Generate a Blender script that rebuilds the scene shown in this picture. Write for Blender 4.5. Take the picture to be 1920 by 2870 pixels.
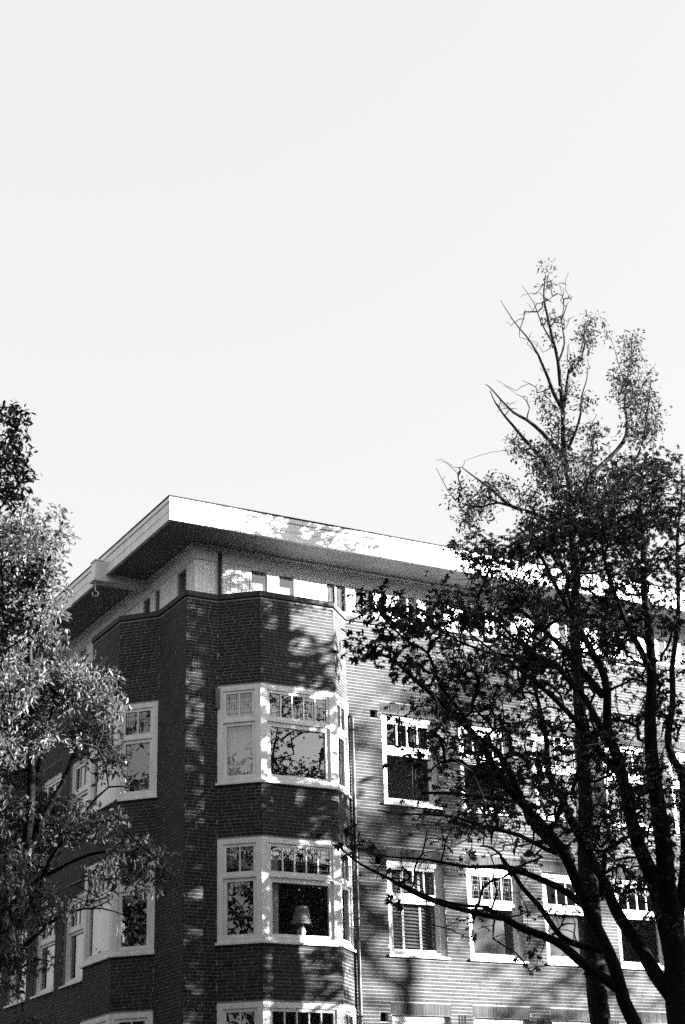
import bpy, math, random
import numpy as np
from mathutils import Matrix, Vector

sc = bpy.context.scene
for o in list(bpy.data.objects):
    bpy.data.objects.remove(o, do_unlink=True)
COL = sc.collection
R_ = random.Random(7)
rng = np.random.default_rng(11)

# ------------------------------------------------------------------ camera, sky, sun, exposure
CAM = np.array([-11.7795, -26.7200, 1.65])
FPX, PW, PH = 4694.25, 1920.0, 2870.0
CM = np.array([[0.87525844, -0.48291981, -0.02666692],      # right
               [-0.16616291, -0.35202331, 0.92112403],      # up
               [0.45421642, 0.80179052, 0.38835474]])       # forward
cd = bpy.data.cameras.new('camera')
cam = bpy.data.objects.new('camera', cd)
COL.objects.link(cam)
cam.matrix_world = Matrix(((CM[0][0], CM[1][0], -CM[2][0], CAM[0]),
                           (CM[0][1], CM[1][1], -CM[2][1], CAM[1]),
                           (CM[0][2], CM[1][2], -CM[2][2], CAM[2]), (0, 0, 0, 1)))
cd.sensor_fit = 'VERTICAL'; cd.sensor_height = 36.0; cd.sensor_width = 24.0
cd.lens = FPX / PH * 36.0
cd.clip_end = 3000.0
sc.camera = cam

SUN_AZ, SUN_EL = math.radians(58), math.radians(12.5)     # azimuth: to the right of the street front's normal
sdir = Vector((math.sin(SUN_AZ) * math.cos(SUN_EL), -math.cos(SUN_AZ) * math.cos(SUN_EL), math.sin(SUN_EL)))
world = bpy.data.worlds.new('World'); sc.world = world; world.use_nodes = True
wn = world.node_tree; bg = wn.nodes['Background']
sky = wn.nodes.new('ShaderNodeTexSky'); sky.sky_type = 'NISHITA'; sky.sun_disc = False
sky.sun_elevation = SUN_EL; sky.sun_rotation = math.atan2(sdir.x, sdir.y)
sky.dust_density = 6.0
bwn = wn.nodes.new('ShaderNodeRGBToBW'); wn.links.new(sky.outputs[0], bwn.inputs[0])
tint = wn.nodes.new('ShaderNodeMix'); tint.data_type = 'RGBA'; tint.blend_type = 'MULTIPLY'
tint.inputs[0].default_value = 1.0; tint.inputs[7].default_value = (1.0, 0.996, 1.014, 1)
hz = wn.nodes.new('ShaderNodeMix'); hz.data_type = 'RGBA'; hz.inputs[0].default_value = 0.74   # thin even veil of high haze over the clear sky
hz.inputs[7].default_value = (1.27, 1.27, 1.27, 1)
wn.links.new(bwn.outputs[0], hz.inputs[6]); wn.links.new(hz.outputs[2], tint.inputs[6]); wn.links.new(tint.outputs[2], bg.inputs[0])
bg.inputs[1].default_value = 0.05
sl = bpy.data.lights.new('sun', 'SUN'); sl.energy = 5.0; sl.angle = math.radians(0.53); sl.color = (1, 0.99, 0.985)
sun = bpy.data.objects.new('sun', sl); COL.objects.link(sun)
sun.rotation_euler = sdir.to_track_quat('Z', 'Y').to_euler()
sun.location = (30, -40, 40)
vs = sc.view_settings
sc.display_settings.display_device = 'sRGB'
vs.view_transform = 'Standard'; vs.look = 'None'; vs.gamma = 1.0; vs.use_curve_mapping = False
vs.exposure = 3.85
sc.render.engine = 'CYCLES'
sc.cycles.use_denoising = False            # the picture is a grainy film frame
sc.cycles.sample_clamp_indirect = 0.2
sc.cycles.use_adaptive_sampling = False
sc.cycles.max_bounces = 7; sc.cycles.transparent_max_bounces = 12
sc.cycles.caustics_reflective = False; sc.cycles.caustics_refractive = False

# ------------------------------------------------------------------ pixel helpers (1920 x 2870 picture)
def ray(x, y):
    v = np.array([(x - PW / 2) / FPX, -(y - PH / 2) / FPX, 1.0]); return CM.T @ v
HF = CM[2][:2] / np.linalg.norm(CM[2][:2])
def at_h(x, y, hd):
    r = ray(x, y); return CAM + r * (hd / (r[:2] @ HF))
def at_y(x, y, Y0):
    r = ray(x, y); return CAM + r * ((Y0 - CAM[1]) / r[1])
def proj(P):
    v = (np.asarray(P) - CAM) @ CM.T
    return np.stack([PW / 2 + FPX * v[..., 0] / v[..., 2], PH / 2 - FPX * v[..., 1] / v[..., 2]], -1)

# ------------------------------------------------------------------ materials
def new_mat(name):
    m = bpy.data.materials.new(name); m.use_nodes = True
    nt = m.node_tree; return m, nt, nt.nodes['Principled BSDF']
def grey(v): return (v, v, v, 1)
def mat_plain(name, v, rough=0.6, var=0.15, scale=6.0, spec=0.3, metal=0.0, bump=0.0, bscale=40.0, stretch=(1, 1, 1)):
    m, nt, b = new_mat(name)
    tc = nt.nodes.new('ShaderNodeTexCoord'); mp = nt.nodes.new('ShaderNodeMapping')
    mp.inputs['Scale'].default_value = stretch
    n = nt.nodes.new('ShaderNodeTexNoise'); n.inputs['Scale'].default_value = scale; n.inputs['Detail'].default_value = 6
    r = nt.nodes.new('ShaderNodeValToRGB')
    r.color_ramp.elements[0].position = 0.3; r.color_ramp.elements[1].position = 0.7
    r.color_ramp.elements[0].color = grey(v * (1 - var)); r.color_ramp.elements[1].color = grey(min(1, v * (1 + var)))
    nt.links.new(tc.outputs['Object'], mp.inputs[0]); nt.links.new(mp.outputs[0], n.inputs['Vector'])
    nt.links.new(n.outputs['Fac'], r.inputs[0]); nt.links.new(r.outputs[0], b.inputs['Base Color'])
    b.inputs['Roughness'].default_value = rough; b.inputs['Specular IOR Level'].default_value = spec
    b.inputs['Metallic'].default_value = metal
    if bump:
        n2 = nt.nodes.new('ShaderNodeTexNoise'); n2.inputs['Scale'].default_value = bscale; n2.inputs['Detail'].default_value = 5
        nt.links.new(mp.outputs[0], n2.inputs['Vector'])
        bp = nt.nodes.new('ShaderNodeBump'); bp.inputs['Strength'].default_value = bump; bp.inputs['Distance'].default_value = 0.02
        nt.links.new(n2.outputs['Fac'], bp.inputs['Height']); nt.links.new(bp.outputs[0], b.inputs['Normal'])
    return m
def mat_brick():
    m, nt, b = new_mat('brick')
    g = nt.nodes.new('ShaderNodeNewGeometry'); oi = nt.nodes.new('ShaderNodeObjectInfo')
    ad = nt.nodes.new('ShaderNodeMath'); ad.operation = 'ADD'
    fr = nt.nodes.new('ShaderNodeMath'); fr.operation = 'FRACT'
    nt.links.new(g.outputs['Random Per Island'], ad.inputs[0]); nt.links.new(oi.outputs['Random'], ad.inputs[1])
    nt.links.new(ad.outputs[0], fr.inputs[0])
    r = nt.nodes.new('ShaderNodeValToRGB'); e = r.color_ramp.elements
    e[0].position = 0; e[0].color = grey(0.009); e[1].position = 1; e[1].color = grey(0.026)
    x = r.color_ramp.elements.new(0.25); x.color = grey(0.013)
    x = r.color_ramp.elements.new(0.8); x.color = grey(0.018)
    nt.links.new(fr.outputs[0], r.inputs[0])
    tc = nt.nodes.new('ShaderNodeTexCoord')
    n = nt.nodes.new('ShaderNodeTexNoise'); n.inputs['Scale'].default_value = 38; n.inputs['Detail'].default_value = 6
    nt.links.new(g.outputs['Position'], n.inputs['Vector'])
    mx = nt.nodes.new('ShaderNodeMix'); mx.data_type = 'RGBA'; mx.blend_type = 'MULTIPLY'; mx.inputs[0].default_value = 0.75
    r2 = nt.nodes.new('ShaderNodeValToRGB'); r2.color_ramp.elements[0].position = 0.35; r2.color_ramp.elements[1].position = 0.65
    r2.color_ramp.elements[0].color = grey(0.75); r2.color_ramp.elements[1].color = grey(1.2)
    nt.links.new(n.outputs['Fac'], r2.inputs[0]); nt.links.new(r.outputs[0], mx.inputs[6]); nt.links.new(r2.outputs[0], mx.inputs[7])
    n3 = nt.nodes.new('ShaderNodeTexNoise'); n3.inputs['Scale'].default_value = 0.9; n3.inputs['Detail'].default_value = 7; n3.inputs['Roughness'].default_value = 0.65
    nt.links.new(g.outputs['Position'], n3.inputs['Vector'])
    r3 = nt.nodes.new('ShaderNodeValToRGB'); r3.color_ramp.elements[0].position = 0.3; r3.color_ramp.elements[1].position = 0.7
    r3.color_ramp.elements[0].color = grey(0.72); r3.color_ramp.elements[1].color = grey(1.3)
    mx3 = nt.nodes.new('ShaderNodeMix'); mx3.data_type = 'RGBA'; mx3.blend_type = 'MULTIPLY'; mx3.inputs[0].default_value = 1.0
    nt.links.new(n3.outputs['Fac'], r3.inputs[0]); nt.links.new(mx.outputs[2], mx3.inputs[6]); nt.links.new(r3.outputs[0], mx3.inputs[7])
    nt.links.new(mx3.outputs[2], b.inputs['Base Color'])
    b.inputs['Roughness'].default_value = 0.8; b.inputs['Specular IOR Level'].default_value = 0.25
    bp = nt.nodes.new('ShaderNodeBump'); bp.inputs['Strength'].default_value = 0.35; bp.inputs['Distance'].default_value = 0.004
    nt.links.new(n.outputs['Fac'], bp.inputs['Height']); nt.links.new(bp.outputs[0], b.inputs['Normal'])
    return m
def mat_glass():
    m, nt, b = new_mat('window_glass'); nt.nodes.remove(b)
    out = nt.nodes['Material Output']
    tr = nt.nodes.new('ShaderNodeBsdfTransparent'); tr.inputs[0].default_value = grey(0.9)
    gl = nt.nodes.new('ShaderNodeBsdfGlossy'); gl.inputs['Roughness'].default_value = 0.0; gl.inputs['Color'].default_value = grey(1)
    gg = nt.nodes.new('ShaderNodeNewGeometry')
    def mth(op, *a_):
        n_ = nt.nodes.new('ShaderNodeMath'); n_.operation = op
        for i_, q_ in enumerate(a_):
            if isinstance(q_, (int, float)): n_.inputs[i_].default_value = q_
            else: nt.links.new(q_, n_.inputs[i_])
        return n_.outputs[0]
    dt_ = nt.nodes.new('ShaderNodeVectorMath'); dt_.operation = 'DOT_PRODUCT'
    nt.links.new(gg.outputs['Incoming'], dt_.inputs[0]); nt.links.new(gg.outputs['Normal'], dt_.inputs[1])
    fres = mth('MULTIPLY_ADD', mth('POWER', mth('SUBTRACT', 1.0, mth('ABSOLUTE', dt_.outputs['Value'])), 5.0), 0.91, 0.09)
    nz = nt.nodes.new('ShaderNodeTexNoise'); nz.inputs['Scale'].default_value = 1.7
    tc = nt.nodes.new('ShaderNodeNewGeometry'); nt.links.new(tc.outputs['Position'], nz.inputs['Vector'])
    bp = nt.nodes.new('ShaderNodeBump'); bp.inputs['Strength'].default_value = 0.05; bp.inputs['Distance'].default_value = 0.02
    nt.links.new(nz.outputs['Fac'], bp.inputs['Height']); nt.links.new(bp.outputs[0], gl.inputs['Normal'])
    mx = nt.nodes.new('ShaderNodeMixShader')
    nt.links.new(fres, mx.inputs[0]); nt.links.new(tr.outputs[0], mx.inputs[1]); nt.links.new(gl.outputs[0], mx.inputs[2])
    nt.links.new(mx.outputs[0], out.inputs['Surface'])
    return m
def mat_leaf(name, lo, hi, trans=0.35, rough=0.5):
    m, nt, b = new_mat(name)
    g = nt.nodes.new('ShaderNodeNewGeometry'); oi = nt.nodes.new('ShaderNodeObjectInfo')
    ad = nt.nodes.new('ShaderNodeMath'); ad.operation = 'ADD'; fr = nt.nodes.new('ShaderNodeMath'); fr.operation = 'FRACT'
    nt.links.new(g.outputs['Random Per Island'], ad.inputs[0]); nt.links.new(oi.outputs['Random'], ad.inputs[1]); nt.links.new(ad.outputs[0], fr.inputs[0])
    r = nt.nodes.new('ShaderNodeValToRGB'); r.color_ramp.elements[0].color = grey(lo); r.color_ramp.elements[1].color = grey(hi)
    nt.links.new(fr.outputs[0], r.inputs[0]); nt.links.new(r.outputs[0], b.inputs['Base Color'])
    b.inputs['Roughness'].default_value = rough; b.inputs['Specular IOR Level'].default_value = 0.25
    t = nt.nodes.new('ShaderNodeBsdfTranslucent'); nt.links.new(r.outputs[0], t.inputs[0])
    mx = nt.nodes.new('ShaderNodeMixShader'); mx.inputs[0].default_value = trans
    nt.links.new(b.outputs[0], mx.inputs[1]); nt.links.new(t.outputs[0], mx.inputs[2])
    nt.links.new(mx.outputs[0], nt.nodes['Material Output'].inputs['Surface'])
    return m

MT = dict(
    brick=mat_brick(), mortar=mat_plain('mortar', 0.2, 0.95, 0.3, 3, 0.1, bump=0.3, bscale=120),
    white=mat_plain('white_paint', 0.68, 0.5, 0.14, 3.5, 0.3, bump=0.06, bscale=25, stretch=(2.2, 2.2, 0.7)),
    board=mat_plain('white_boards', 0.74, 0.5, 0.12, 3.0, 0.35, stretch=(6, 6, 0.5)),
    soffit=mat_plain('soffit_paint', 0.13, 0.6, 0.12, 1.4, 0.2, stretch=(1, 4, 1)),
    frieze=mat_plain('frieze_paint', 0.6, 0.5, 0.06, 3.0, 0.3),
    coping=mat_plain('coping', 0.045, 0.85, 0.25, 8, 0.15, bump=0.2),
    roof=mat_plain('roofing_felt', 0.015, 0.9, 0.2, 5, 0.1),
    metal=mat_plain('dark_metal', 0.006, 0.85, 0.2, 12, 0.1),
    zinc=mat_plain('zinc_pipe', 0.012, 0.55, 0.2, 9, 0.4),
    greymetal=mat_plain('grey_metal', 0.1, 0.6, 0.2, 9, 0.4),
    inside=mat_plain('interior_plaster', 0.30, 0.9, 0.05, 2, 0.05),
    lead=mat_plain('lead_came', 0.08, 0.6, 0.2, 30, 0.4),
    fabric=mat_plain('curtain_fabric', 0.75, 0.9, 0.06, 12, 0.05),
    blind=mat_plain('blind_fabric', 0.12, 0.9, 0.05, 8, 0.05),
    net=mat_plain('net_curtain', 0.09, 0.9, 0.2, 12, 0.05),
    shade=mat_plain('lamp_shade_fabric', 0.28, 0.9, 0.08, 20, 0.05),
    glass=mat_glass(),
    bark=mat_plain('dark_bark', 0.009, 0.95, 0.4, 14, 0.08, bump=0.8, bscale=30, stretch=(1, 1, 0.25)),
    bark2=mat_plain('grey_bark', 0.011, 0.95, 0.4, 14, 0.08, bump=0.8, bscale=30, stretch=(1, 1, 0.25)),
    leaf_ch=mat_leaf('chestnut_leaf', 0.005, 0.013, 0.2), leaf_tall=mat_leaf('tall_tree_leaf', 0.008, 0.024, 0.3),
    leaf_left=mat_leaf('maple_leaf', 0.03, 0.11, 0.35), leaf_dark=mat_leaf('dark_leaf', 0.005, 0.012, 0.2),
    ground=mat_plain('ground_gravel', 0.05, 0.95, 0.25, 2.0, 0.1, bump=0.3),
    asphalt=mat_plain('asphalt', 0.03, 0.9, 0.2, 8, 0.2, bump=0.3), paving=mat_plain('paving', 0.07, 0.9, 0.15, 3, 0.15),
    kerb=mat_plain('kerb_stone', 0.3, 0.9, 0.12, 4, 0.15), line=mat_plain('road_paint', 0.6, 0.8, 0.2, 14, 0.2),
)

# ------------------------------------------------------------------ mesh helpers
class MB:
    def __init__(s): s.v = []; s.f = []
    def quadbox(s, p):                       # 8 points: bottom ring 0-3, top ring 4-7
        i = len(s.v); s.v += [tuple(q) for q in p]
        s.f += [(i, i+3, i+2, i+1), (i+4, i+5, i+6, i+7)] + [(i+k, i+(k+1) % 4, i+4+(k+1) % 4, i+4+k) for k in range(4)]
        return s
    def box(s, x0, x1, y0, y1, z0, z1):
        return s.quadbox([(x0, y0, z0), (x1, y0, z0), (x1, y1, z0), (x0, y1, z0), (x0, y0, z1), (x1, y0, z1), (x1, y1, z1), (x0, y1, z1)])
    def fbox(s, F, u0, u1, n0, n1, z0, z1):   # box in a wall's own frame: along u, outward n, up z
        q = lambda u, n, z: F.pt(u, n, z)
        return s.quadbox([q(u0, n1, z0), q(u1, n1, z0), q(u1, n0, z0), q(u0, n0, z0), q(u0, n1, z1), q(u1, n1, z1), q(u1, n0, z1), q(u0, n0, z1)])
    def prism(s, poly, z0, z1):
        i = len(s.v); n = len(poly)
        s.v += [(x, y, z0) for x, y in poly] + [(x, y, z1) for x, y in poly]
        s.f += [tuple(range(i+n-1, i-1, -1)), tuple(range(i+n, i+2*n))] + [(i+k, i+(k+1) % n, i+n+(k+1) % n, i+n+k) for k in range(n)]
        return s
    def tube(s, pts, rad, sides=6, cap=True):
        pts = np.asarray(pts, float); n = len(pts)
        rad = np.broadcast_to(np.asarray(rad, float), (n,))
        t = np.gradient(pts, axis=0); t /= np.maximum(np.linalg.norm(t, axis=1, keepdims=True), 1e-9)
        ref = np.array([0.31, 0.17, 0.93]) if abs(t[0] @ np.array([0.31, 0.17, 0.93])) < 0.9 else np.array([1.0, 0, 0])
        a = np.cross(t, ref); a /= np.maximum(np.linalg.norm(a, axis=1, keepdims=True), 1e-9); b = np.cross(t, a)
        an = np.arange(sides) * 2 * math.pi / sides
        i = len(s.v)
        ring = pts[:, None] + rad[:, None, None] * (np.cos(an)[None, :, None] * a[:, None] + np.sin(an)[None, :, None] * b[:, None])
        s.v += [tuple(q) for q in ring.reshape(-1, 3)]
        for k in range(n - 1):
            for j in range(sides):
                j2 = (j + 1) % sides
                s.f.append((i + k*sides + j, i + k*sides + j2, i + (k+1)*sides + j2, i + (k+1)*sides + j))
        if cap:
            s.f.append(tuple(i + j for j in range(sides - 1, -1, -1))); s.f.append(tuple(i + (n-1)*sides + j for j in range(sides)))
        return s
    def mesh(s, name):
        me = bpy.data.meshes.new(name); me.from_pydata(s.v, [], s.f); me.update(); return me
    def obj(s, name, mat, parent=None, smooth=False):
        me = s.mesh(name); me.materials.append(mat)
        if smooth: me.polygons.foreach_set('use_smooth', [True] * len(me.polygons))
        o = bpy.data.objects.new(name, me); COL.objects.link(o)
        if parent is not None: o.parent = parent
        return o
def np_obj(name, V, F, mat, parent=None, smooth=False):     # V (n,3), F (m,k) arrays
    me = bpy.data.meshes.new(name); m, k = F.shape
    me.vertices.add(len(V)); me.vertices.foreach_set('co', V.astype(np.float32).ravel())
    me.loops.add(m * k); me.loops.foreach_set('vertex_index', F.astype(np.int32).ravel())
    me.polygons.add(m); me.polygons.foreach_set('loop_start', np.arange(0, m * k, k, dtype=np.int32))
    me.polygons.foreach_set('loop_total', np.full(m, k, dtype=np.int32))
    me.polygons.foreach_set('use_smooth', np.full(m, bool(smooth)))
    me.update(calc_edges=True); me.materials.append(mat)
    o = bpy.data.objects.new(name, me); COL.objects.link(o)
    if parent is not None: o.parent = parent
    return o
def tag(o, label=None, cat=None, group=None, kind=None):
    if label: o['label'] = label
    if cat: o['category'] = cat
    if group: o['group'] = group
    if kind: o['kind'] = kind
    return o
def empty(name, loc=(0, 0, 0)):
    o = bpy.data.objects.new(name, None); o.location = loc; COL.objects.link(o); return o
def local(o_empty, child):        # parent keeping the child's world coordinates
    child.parent = o_empty; child.matrix_parent_inverse = Matrix.Translation(-Vector(o_empty.location)); return child

# ------------------------------------------------------------------ ground
tag(MB().box(-900, 900, -900, 900, -0.4, 0.0).obj('ground', MT['ground']), kind='structure')
tag(MB().box(-120, 120, -24.0, -18.5, 0.0, 0.004).obj('road', MT['asphalt']), kind='structure')
tag(MB().prism([(-3.2, -3.2), (60, -3.2), (60, 0.15), (0.15, 0.15), (0.15, 60), (-3.2, 60)], 0.0, 0.12).obj('pavement', MT['paving']), kind='structure')
tag(MB().box(-120, 120, -18.5, -18.35, 0.0, 0.13).obj('kerb', MT['kerb']), kind='structure')

# ------------------------------------------------------------------ the building
class Face:
    def __init__(s, a, b):
        s.a = np.array(a, float); s.b = np.array(b, float); d = s.b - s.a; s.L = float(np.hypot(*d)); s.u = d / s.L
        s.n = np.array([s.u[1], -s.u[0]])
    def pt(s, u, n, z):
        p = s.a + s.u * u + s.n * n; return (p[0], p[1], z)
BY, BX, END = -0.535, -0.56, 17.0
PATH = [(0, END), (0, 3.88), (BX, 3.29), (BX, 1.86), (0, 1.26), (0, 0), (0.64, 0), (1.24, BY), (2.78, BY), (3.34, 0), (END, 0)]
FN = ['lw', 'lb_far', 'lb_front', 'lb_near', 'lpier', 'rpier', 'rb_left', 'rb_front', 'rb_right', 'rw']
FACES = {k: Face(PATH[i], PATH[i + 1]) for i, k in enumerate(FN)}
# convex (+1) or concave (-1) at each inner vertex of the path
turn = []
for i in range(1, len(PATH) - 1):
    a = np.subtract(PATH[i], PATH[i-1]); b = np.subtract(PATH[i+1], PATH[i])
    turn.append(1 if a[0]*b[1] - a[1]*b[0] > 0 else -1)
turn = [0] + turn + [0]
ZB, ZT = 0.2, 12.30                                   # bricks laid singly between these heights
SILL = [3.26, 6.05, 8.84]; BAYH = 1.79
WSILL = [3.23, 6.02, 8.81]; WH = 1.75
building = empty('apartment_building', (0, 0, 0))
tag(building, 'brick corner apartment building with canted bays, white windows and wide white eaves', 'building')

openings = {k: [] for k in FN}
for k in ('lb_far', 'lb_front', 'lb_near', 'rb_left', 'rb_front', 'rb_right'):
    for z in SILL: openings[k].append((-0.1, FACES[k].L + 0.1, z, z + BAYH))
RWX = [4.08 + 1.745 * i for i in range(7)]; RWW = 1.24
LWY = [4.72 + 1.70 * i for i in range(7)]; LWW = 1.24
for z in WSILL:
    for x in RWX: openings['rw'].append((x - 3.34, x - 3.34 + RWW, z, z + WH))
    for y in LWY: openings['lw'].append((END - y - LWW, END - y, z, z + WH))
VENTS = (10.43, 7.64, 4.85)
for z in VENTS: openings['rw'].append((3.835 - 3.34, 4.0 - 3.34, z, z + 0.165))
soldier = {k: [] for k in FN}
for z in WSILL:
    for x in RWX: soldier['rw'].append((x - 3.34 - 0.02, x - 3.34 + RWW + 0.02, z + WH, z + WH + 0.217))
    for y in LWY: soldier['lw'].append((END - y - LWW - 0.02, END - y + 0.02, z + WH, z + WH + 0.217))

# mortar body of the walls
mb = MB()
for i, k in enumerate(FN):
    F = FACES[k]; e0 = 0.011 if turn[i] > 0 else (-0.01 if turn[i] < 0 else 0); e1 = 0.011 if turn[i+1] > 0 else (-0.01 if turn[i+1] < 0 else 0)
    us = sorted({e0, F.L - e1} | {min(max(v, e0), F.L - e1) for o in openings[k] for v in o[:2]})
    for j in range(len(us) - 1):
        um = (us[j] + us[j+1]) / 2
        segs = [(0.0, ZT)]
        for o in openings[k]:
            if o[0] < um < o[1]:
                new = []
                for (a, b) in segs:
                    if o[2] > a and o[3] < b: new += [(a, o[2]), (o[3], b)]
                    else: new.append((a, b))
                segs = new
        for a, b in segs: mb.fbox(F, us[j], us[j+1], -0.22, -0.004, a, b)
wall = mb.obj('wall', MT['mortar'], building)

# bricks
COURSE, BH, JT = 0.062, 0.0525, 0.0095
bricks = []                                           # (face, u0, u1, z0, z1, nfront)
for i, k in enumerate(FN):
    F = FACES[k]; L = F.L
    if k == 'lw': ulo, uhi = 0.0, L
    elif k == 'rw': ulo, uhi = 0.0, L
    else: ulo, uhi = 0.0, L
    c = int(ZB / COURSE)
    while (c + 1) * COURSE <= ZT:
        z0 = c * COURSE + 0.005; z1 = z0 + BH; zc = (z0 + z1) / 2
        blocks = sorted([(o[0], o[1]) for o in openings[k] + soldier[k] if o[2] - 0.01 < zc < o[3] + 0.01])
        u = ulo - R_.random() * 0.30; s = R_.randint(0, 2)
        while u < uhi:
            ln = 0.098 if s % 3 == 2 else 0.207
            a, b = max(u, ulo + 0.0025), min(u + ln, uhi - 0.0025)
            parts = [(a, b)] if b - a > 0.02 else []
            for (o0, o1) in blocks:
                nw = []
                for (p, q) in parts:
                    if q <= o0 or p >= o1: nw.append((p, q))
                    else:
                        if p < o0 - 0.02: nw.append((p, o0))
                        if q > o1 + 0.02: nw.append((o1, q))
                parts = nw
            for p, q in parts: bricks.append((k, p, q, z0, z1, R_.uniform(-0.0012, 0.0006)))
            u += ln + JT; s += 1
        c += 1
    for (o0, o1, z0, z1) in soldier[k]:
        if z0 < ZB - 0.1 or o1 > uhi or o0 < ulo: continue
        n = int((o1 - o0) / COURSE); st = (o1 - o0) / n
        for j in range(n): bricks.append((k, o0 + j*st + 0.0055, o0 + (j+1)*st - 0.0055, z0 + 0.006, z1 - 0.008, R_.uniform(-0.001, 0.0006)))
singles, rest = [], []
for br in bricks:
    if br[0] == 'rb_front' and (5.05 < br[3] < 6.05 or 7.84 < br[3] < 8.84) and len(singles) < 300: singles.append(br)
    else: rest.append(br)
V = np.empty((len(rest) * 8, 3))
for i, (k, a, b, z0, z1, n) in enumerate(rest):
    F = FACES[k]; d = 0.02
    V[i*8:i*8+8] = [F.pt(a, n, z0), F.pt(b, n, z0), F.pt(b, n-d, z0), F.pt(a, n-d, z0), F.pt(a, n, z1), F.pt(b, n, z1), F.pt(b, n-d, z1), F.pt(a, n-d, z1)]
base = (np.arange(len(rest)) * 8)[:, None, None]
Fq = (base + np.array([[0, 3, 2, 1], [4, 5, 6, 7], [0, 1, 5, 4], [1, 2, 6, 5], [3, 0, 4, 7]])[None]).reshape(-1, 4)
tag(np_obj('brickwork', V, Fq, MT['brick'], building), kind='stuff')
bmesh_cache = {}
for (k, a, b, z0, z1, n) in singles:
    F = FACES[k]; key = round(b - a, 3)
    if key not in bmesh_cache:
        me = MB().box(0, key, -0.0, 0.02, 0, BH).mesh('brick'); me.materials.append(MT['brick']); bmesh_cache[key] = me
    o = bpy.data.objects.new('brick', bmesh_cache[key]); COL.objects.link(o); o.parent = wall
    o.location = F.pt(a, n, z0)

# coping band round the parapet, drip line under it
cop = MB(); 
for i, k in enumerate(FN):
    F = FACES[k]; x0 = 0.013 if turn[i] > 0 else -0.0; x1 = 0.013 if turn[i+1] > 0 else -0.0
    dz = 0.0015 * (i % 2)
    cop.fbox(F, -x0, F.L + x1, -0.24, 0.03, ZT + 0.018, ZT + 0.115 + dz)
cop.obj('coping', MT['coping'], building)
dr = MB()
for i, k in enumerate(FN):
    F = FACES[k]; dr.fbox(F, 0.004, F.L - 0.004, -0.2, -0.012, ZT, ZT + 0.018)
dr.obj('coping_joint', MT['roof'], building)
def inset(d):
    out = []
    for i, p in enumerate(PATH):
        ns = [FACES[FN[j]].n for j in (i - 1, i) if 0 <= j < len(FN)]
        m = sum(ns); m = m / (m @ m) * (2 if len(ns) == 2 else 1) if len(ns) == 2 else ns[0]
        out.append((p[0] - m[0]*d, p[1] - m[1]*d))
    return out
INS = inset(0.2) + [(END, END)]
MB().prism(INS, ZT - 0.12, ZT + 0.03).obj('bay_roof', MT['roof'], building)
for z in (-0.06, 2.40, 5.19, 7.98):
    MB().prism(INS, z, z + 0.24).obj('floor_slab', MT['inside'], building)
pt_ = MB()
pt_.box(4.3, END - 0.3, 4.3, END - 0.3, 0.2, 12.1).box(3.62, 3.72, 0.225, 4.3, 0.2, 12.1).box(0.225, 4.3, 4.2, 4.29, 0.2, 12.1)
pt_.box(END - 0.2, END, 0, END, 0, ZT - 0.01).box(0, END - 0.2, END - 0.2, END, 0, ZT - 0.01)
pt_.obj('inner_wall', MT['inside'], building)

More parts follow.
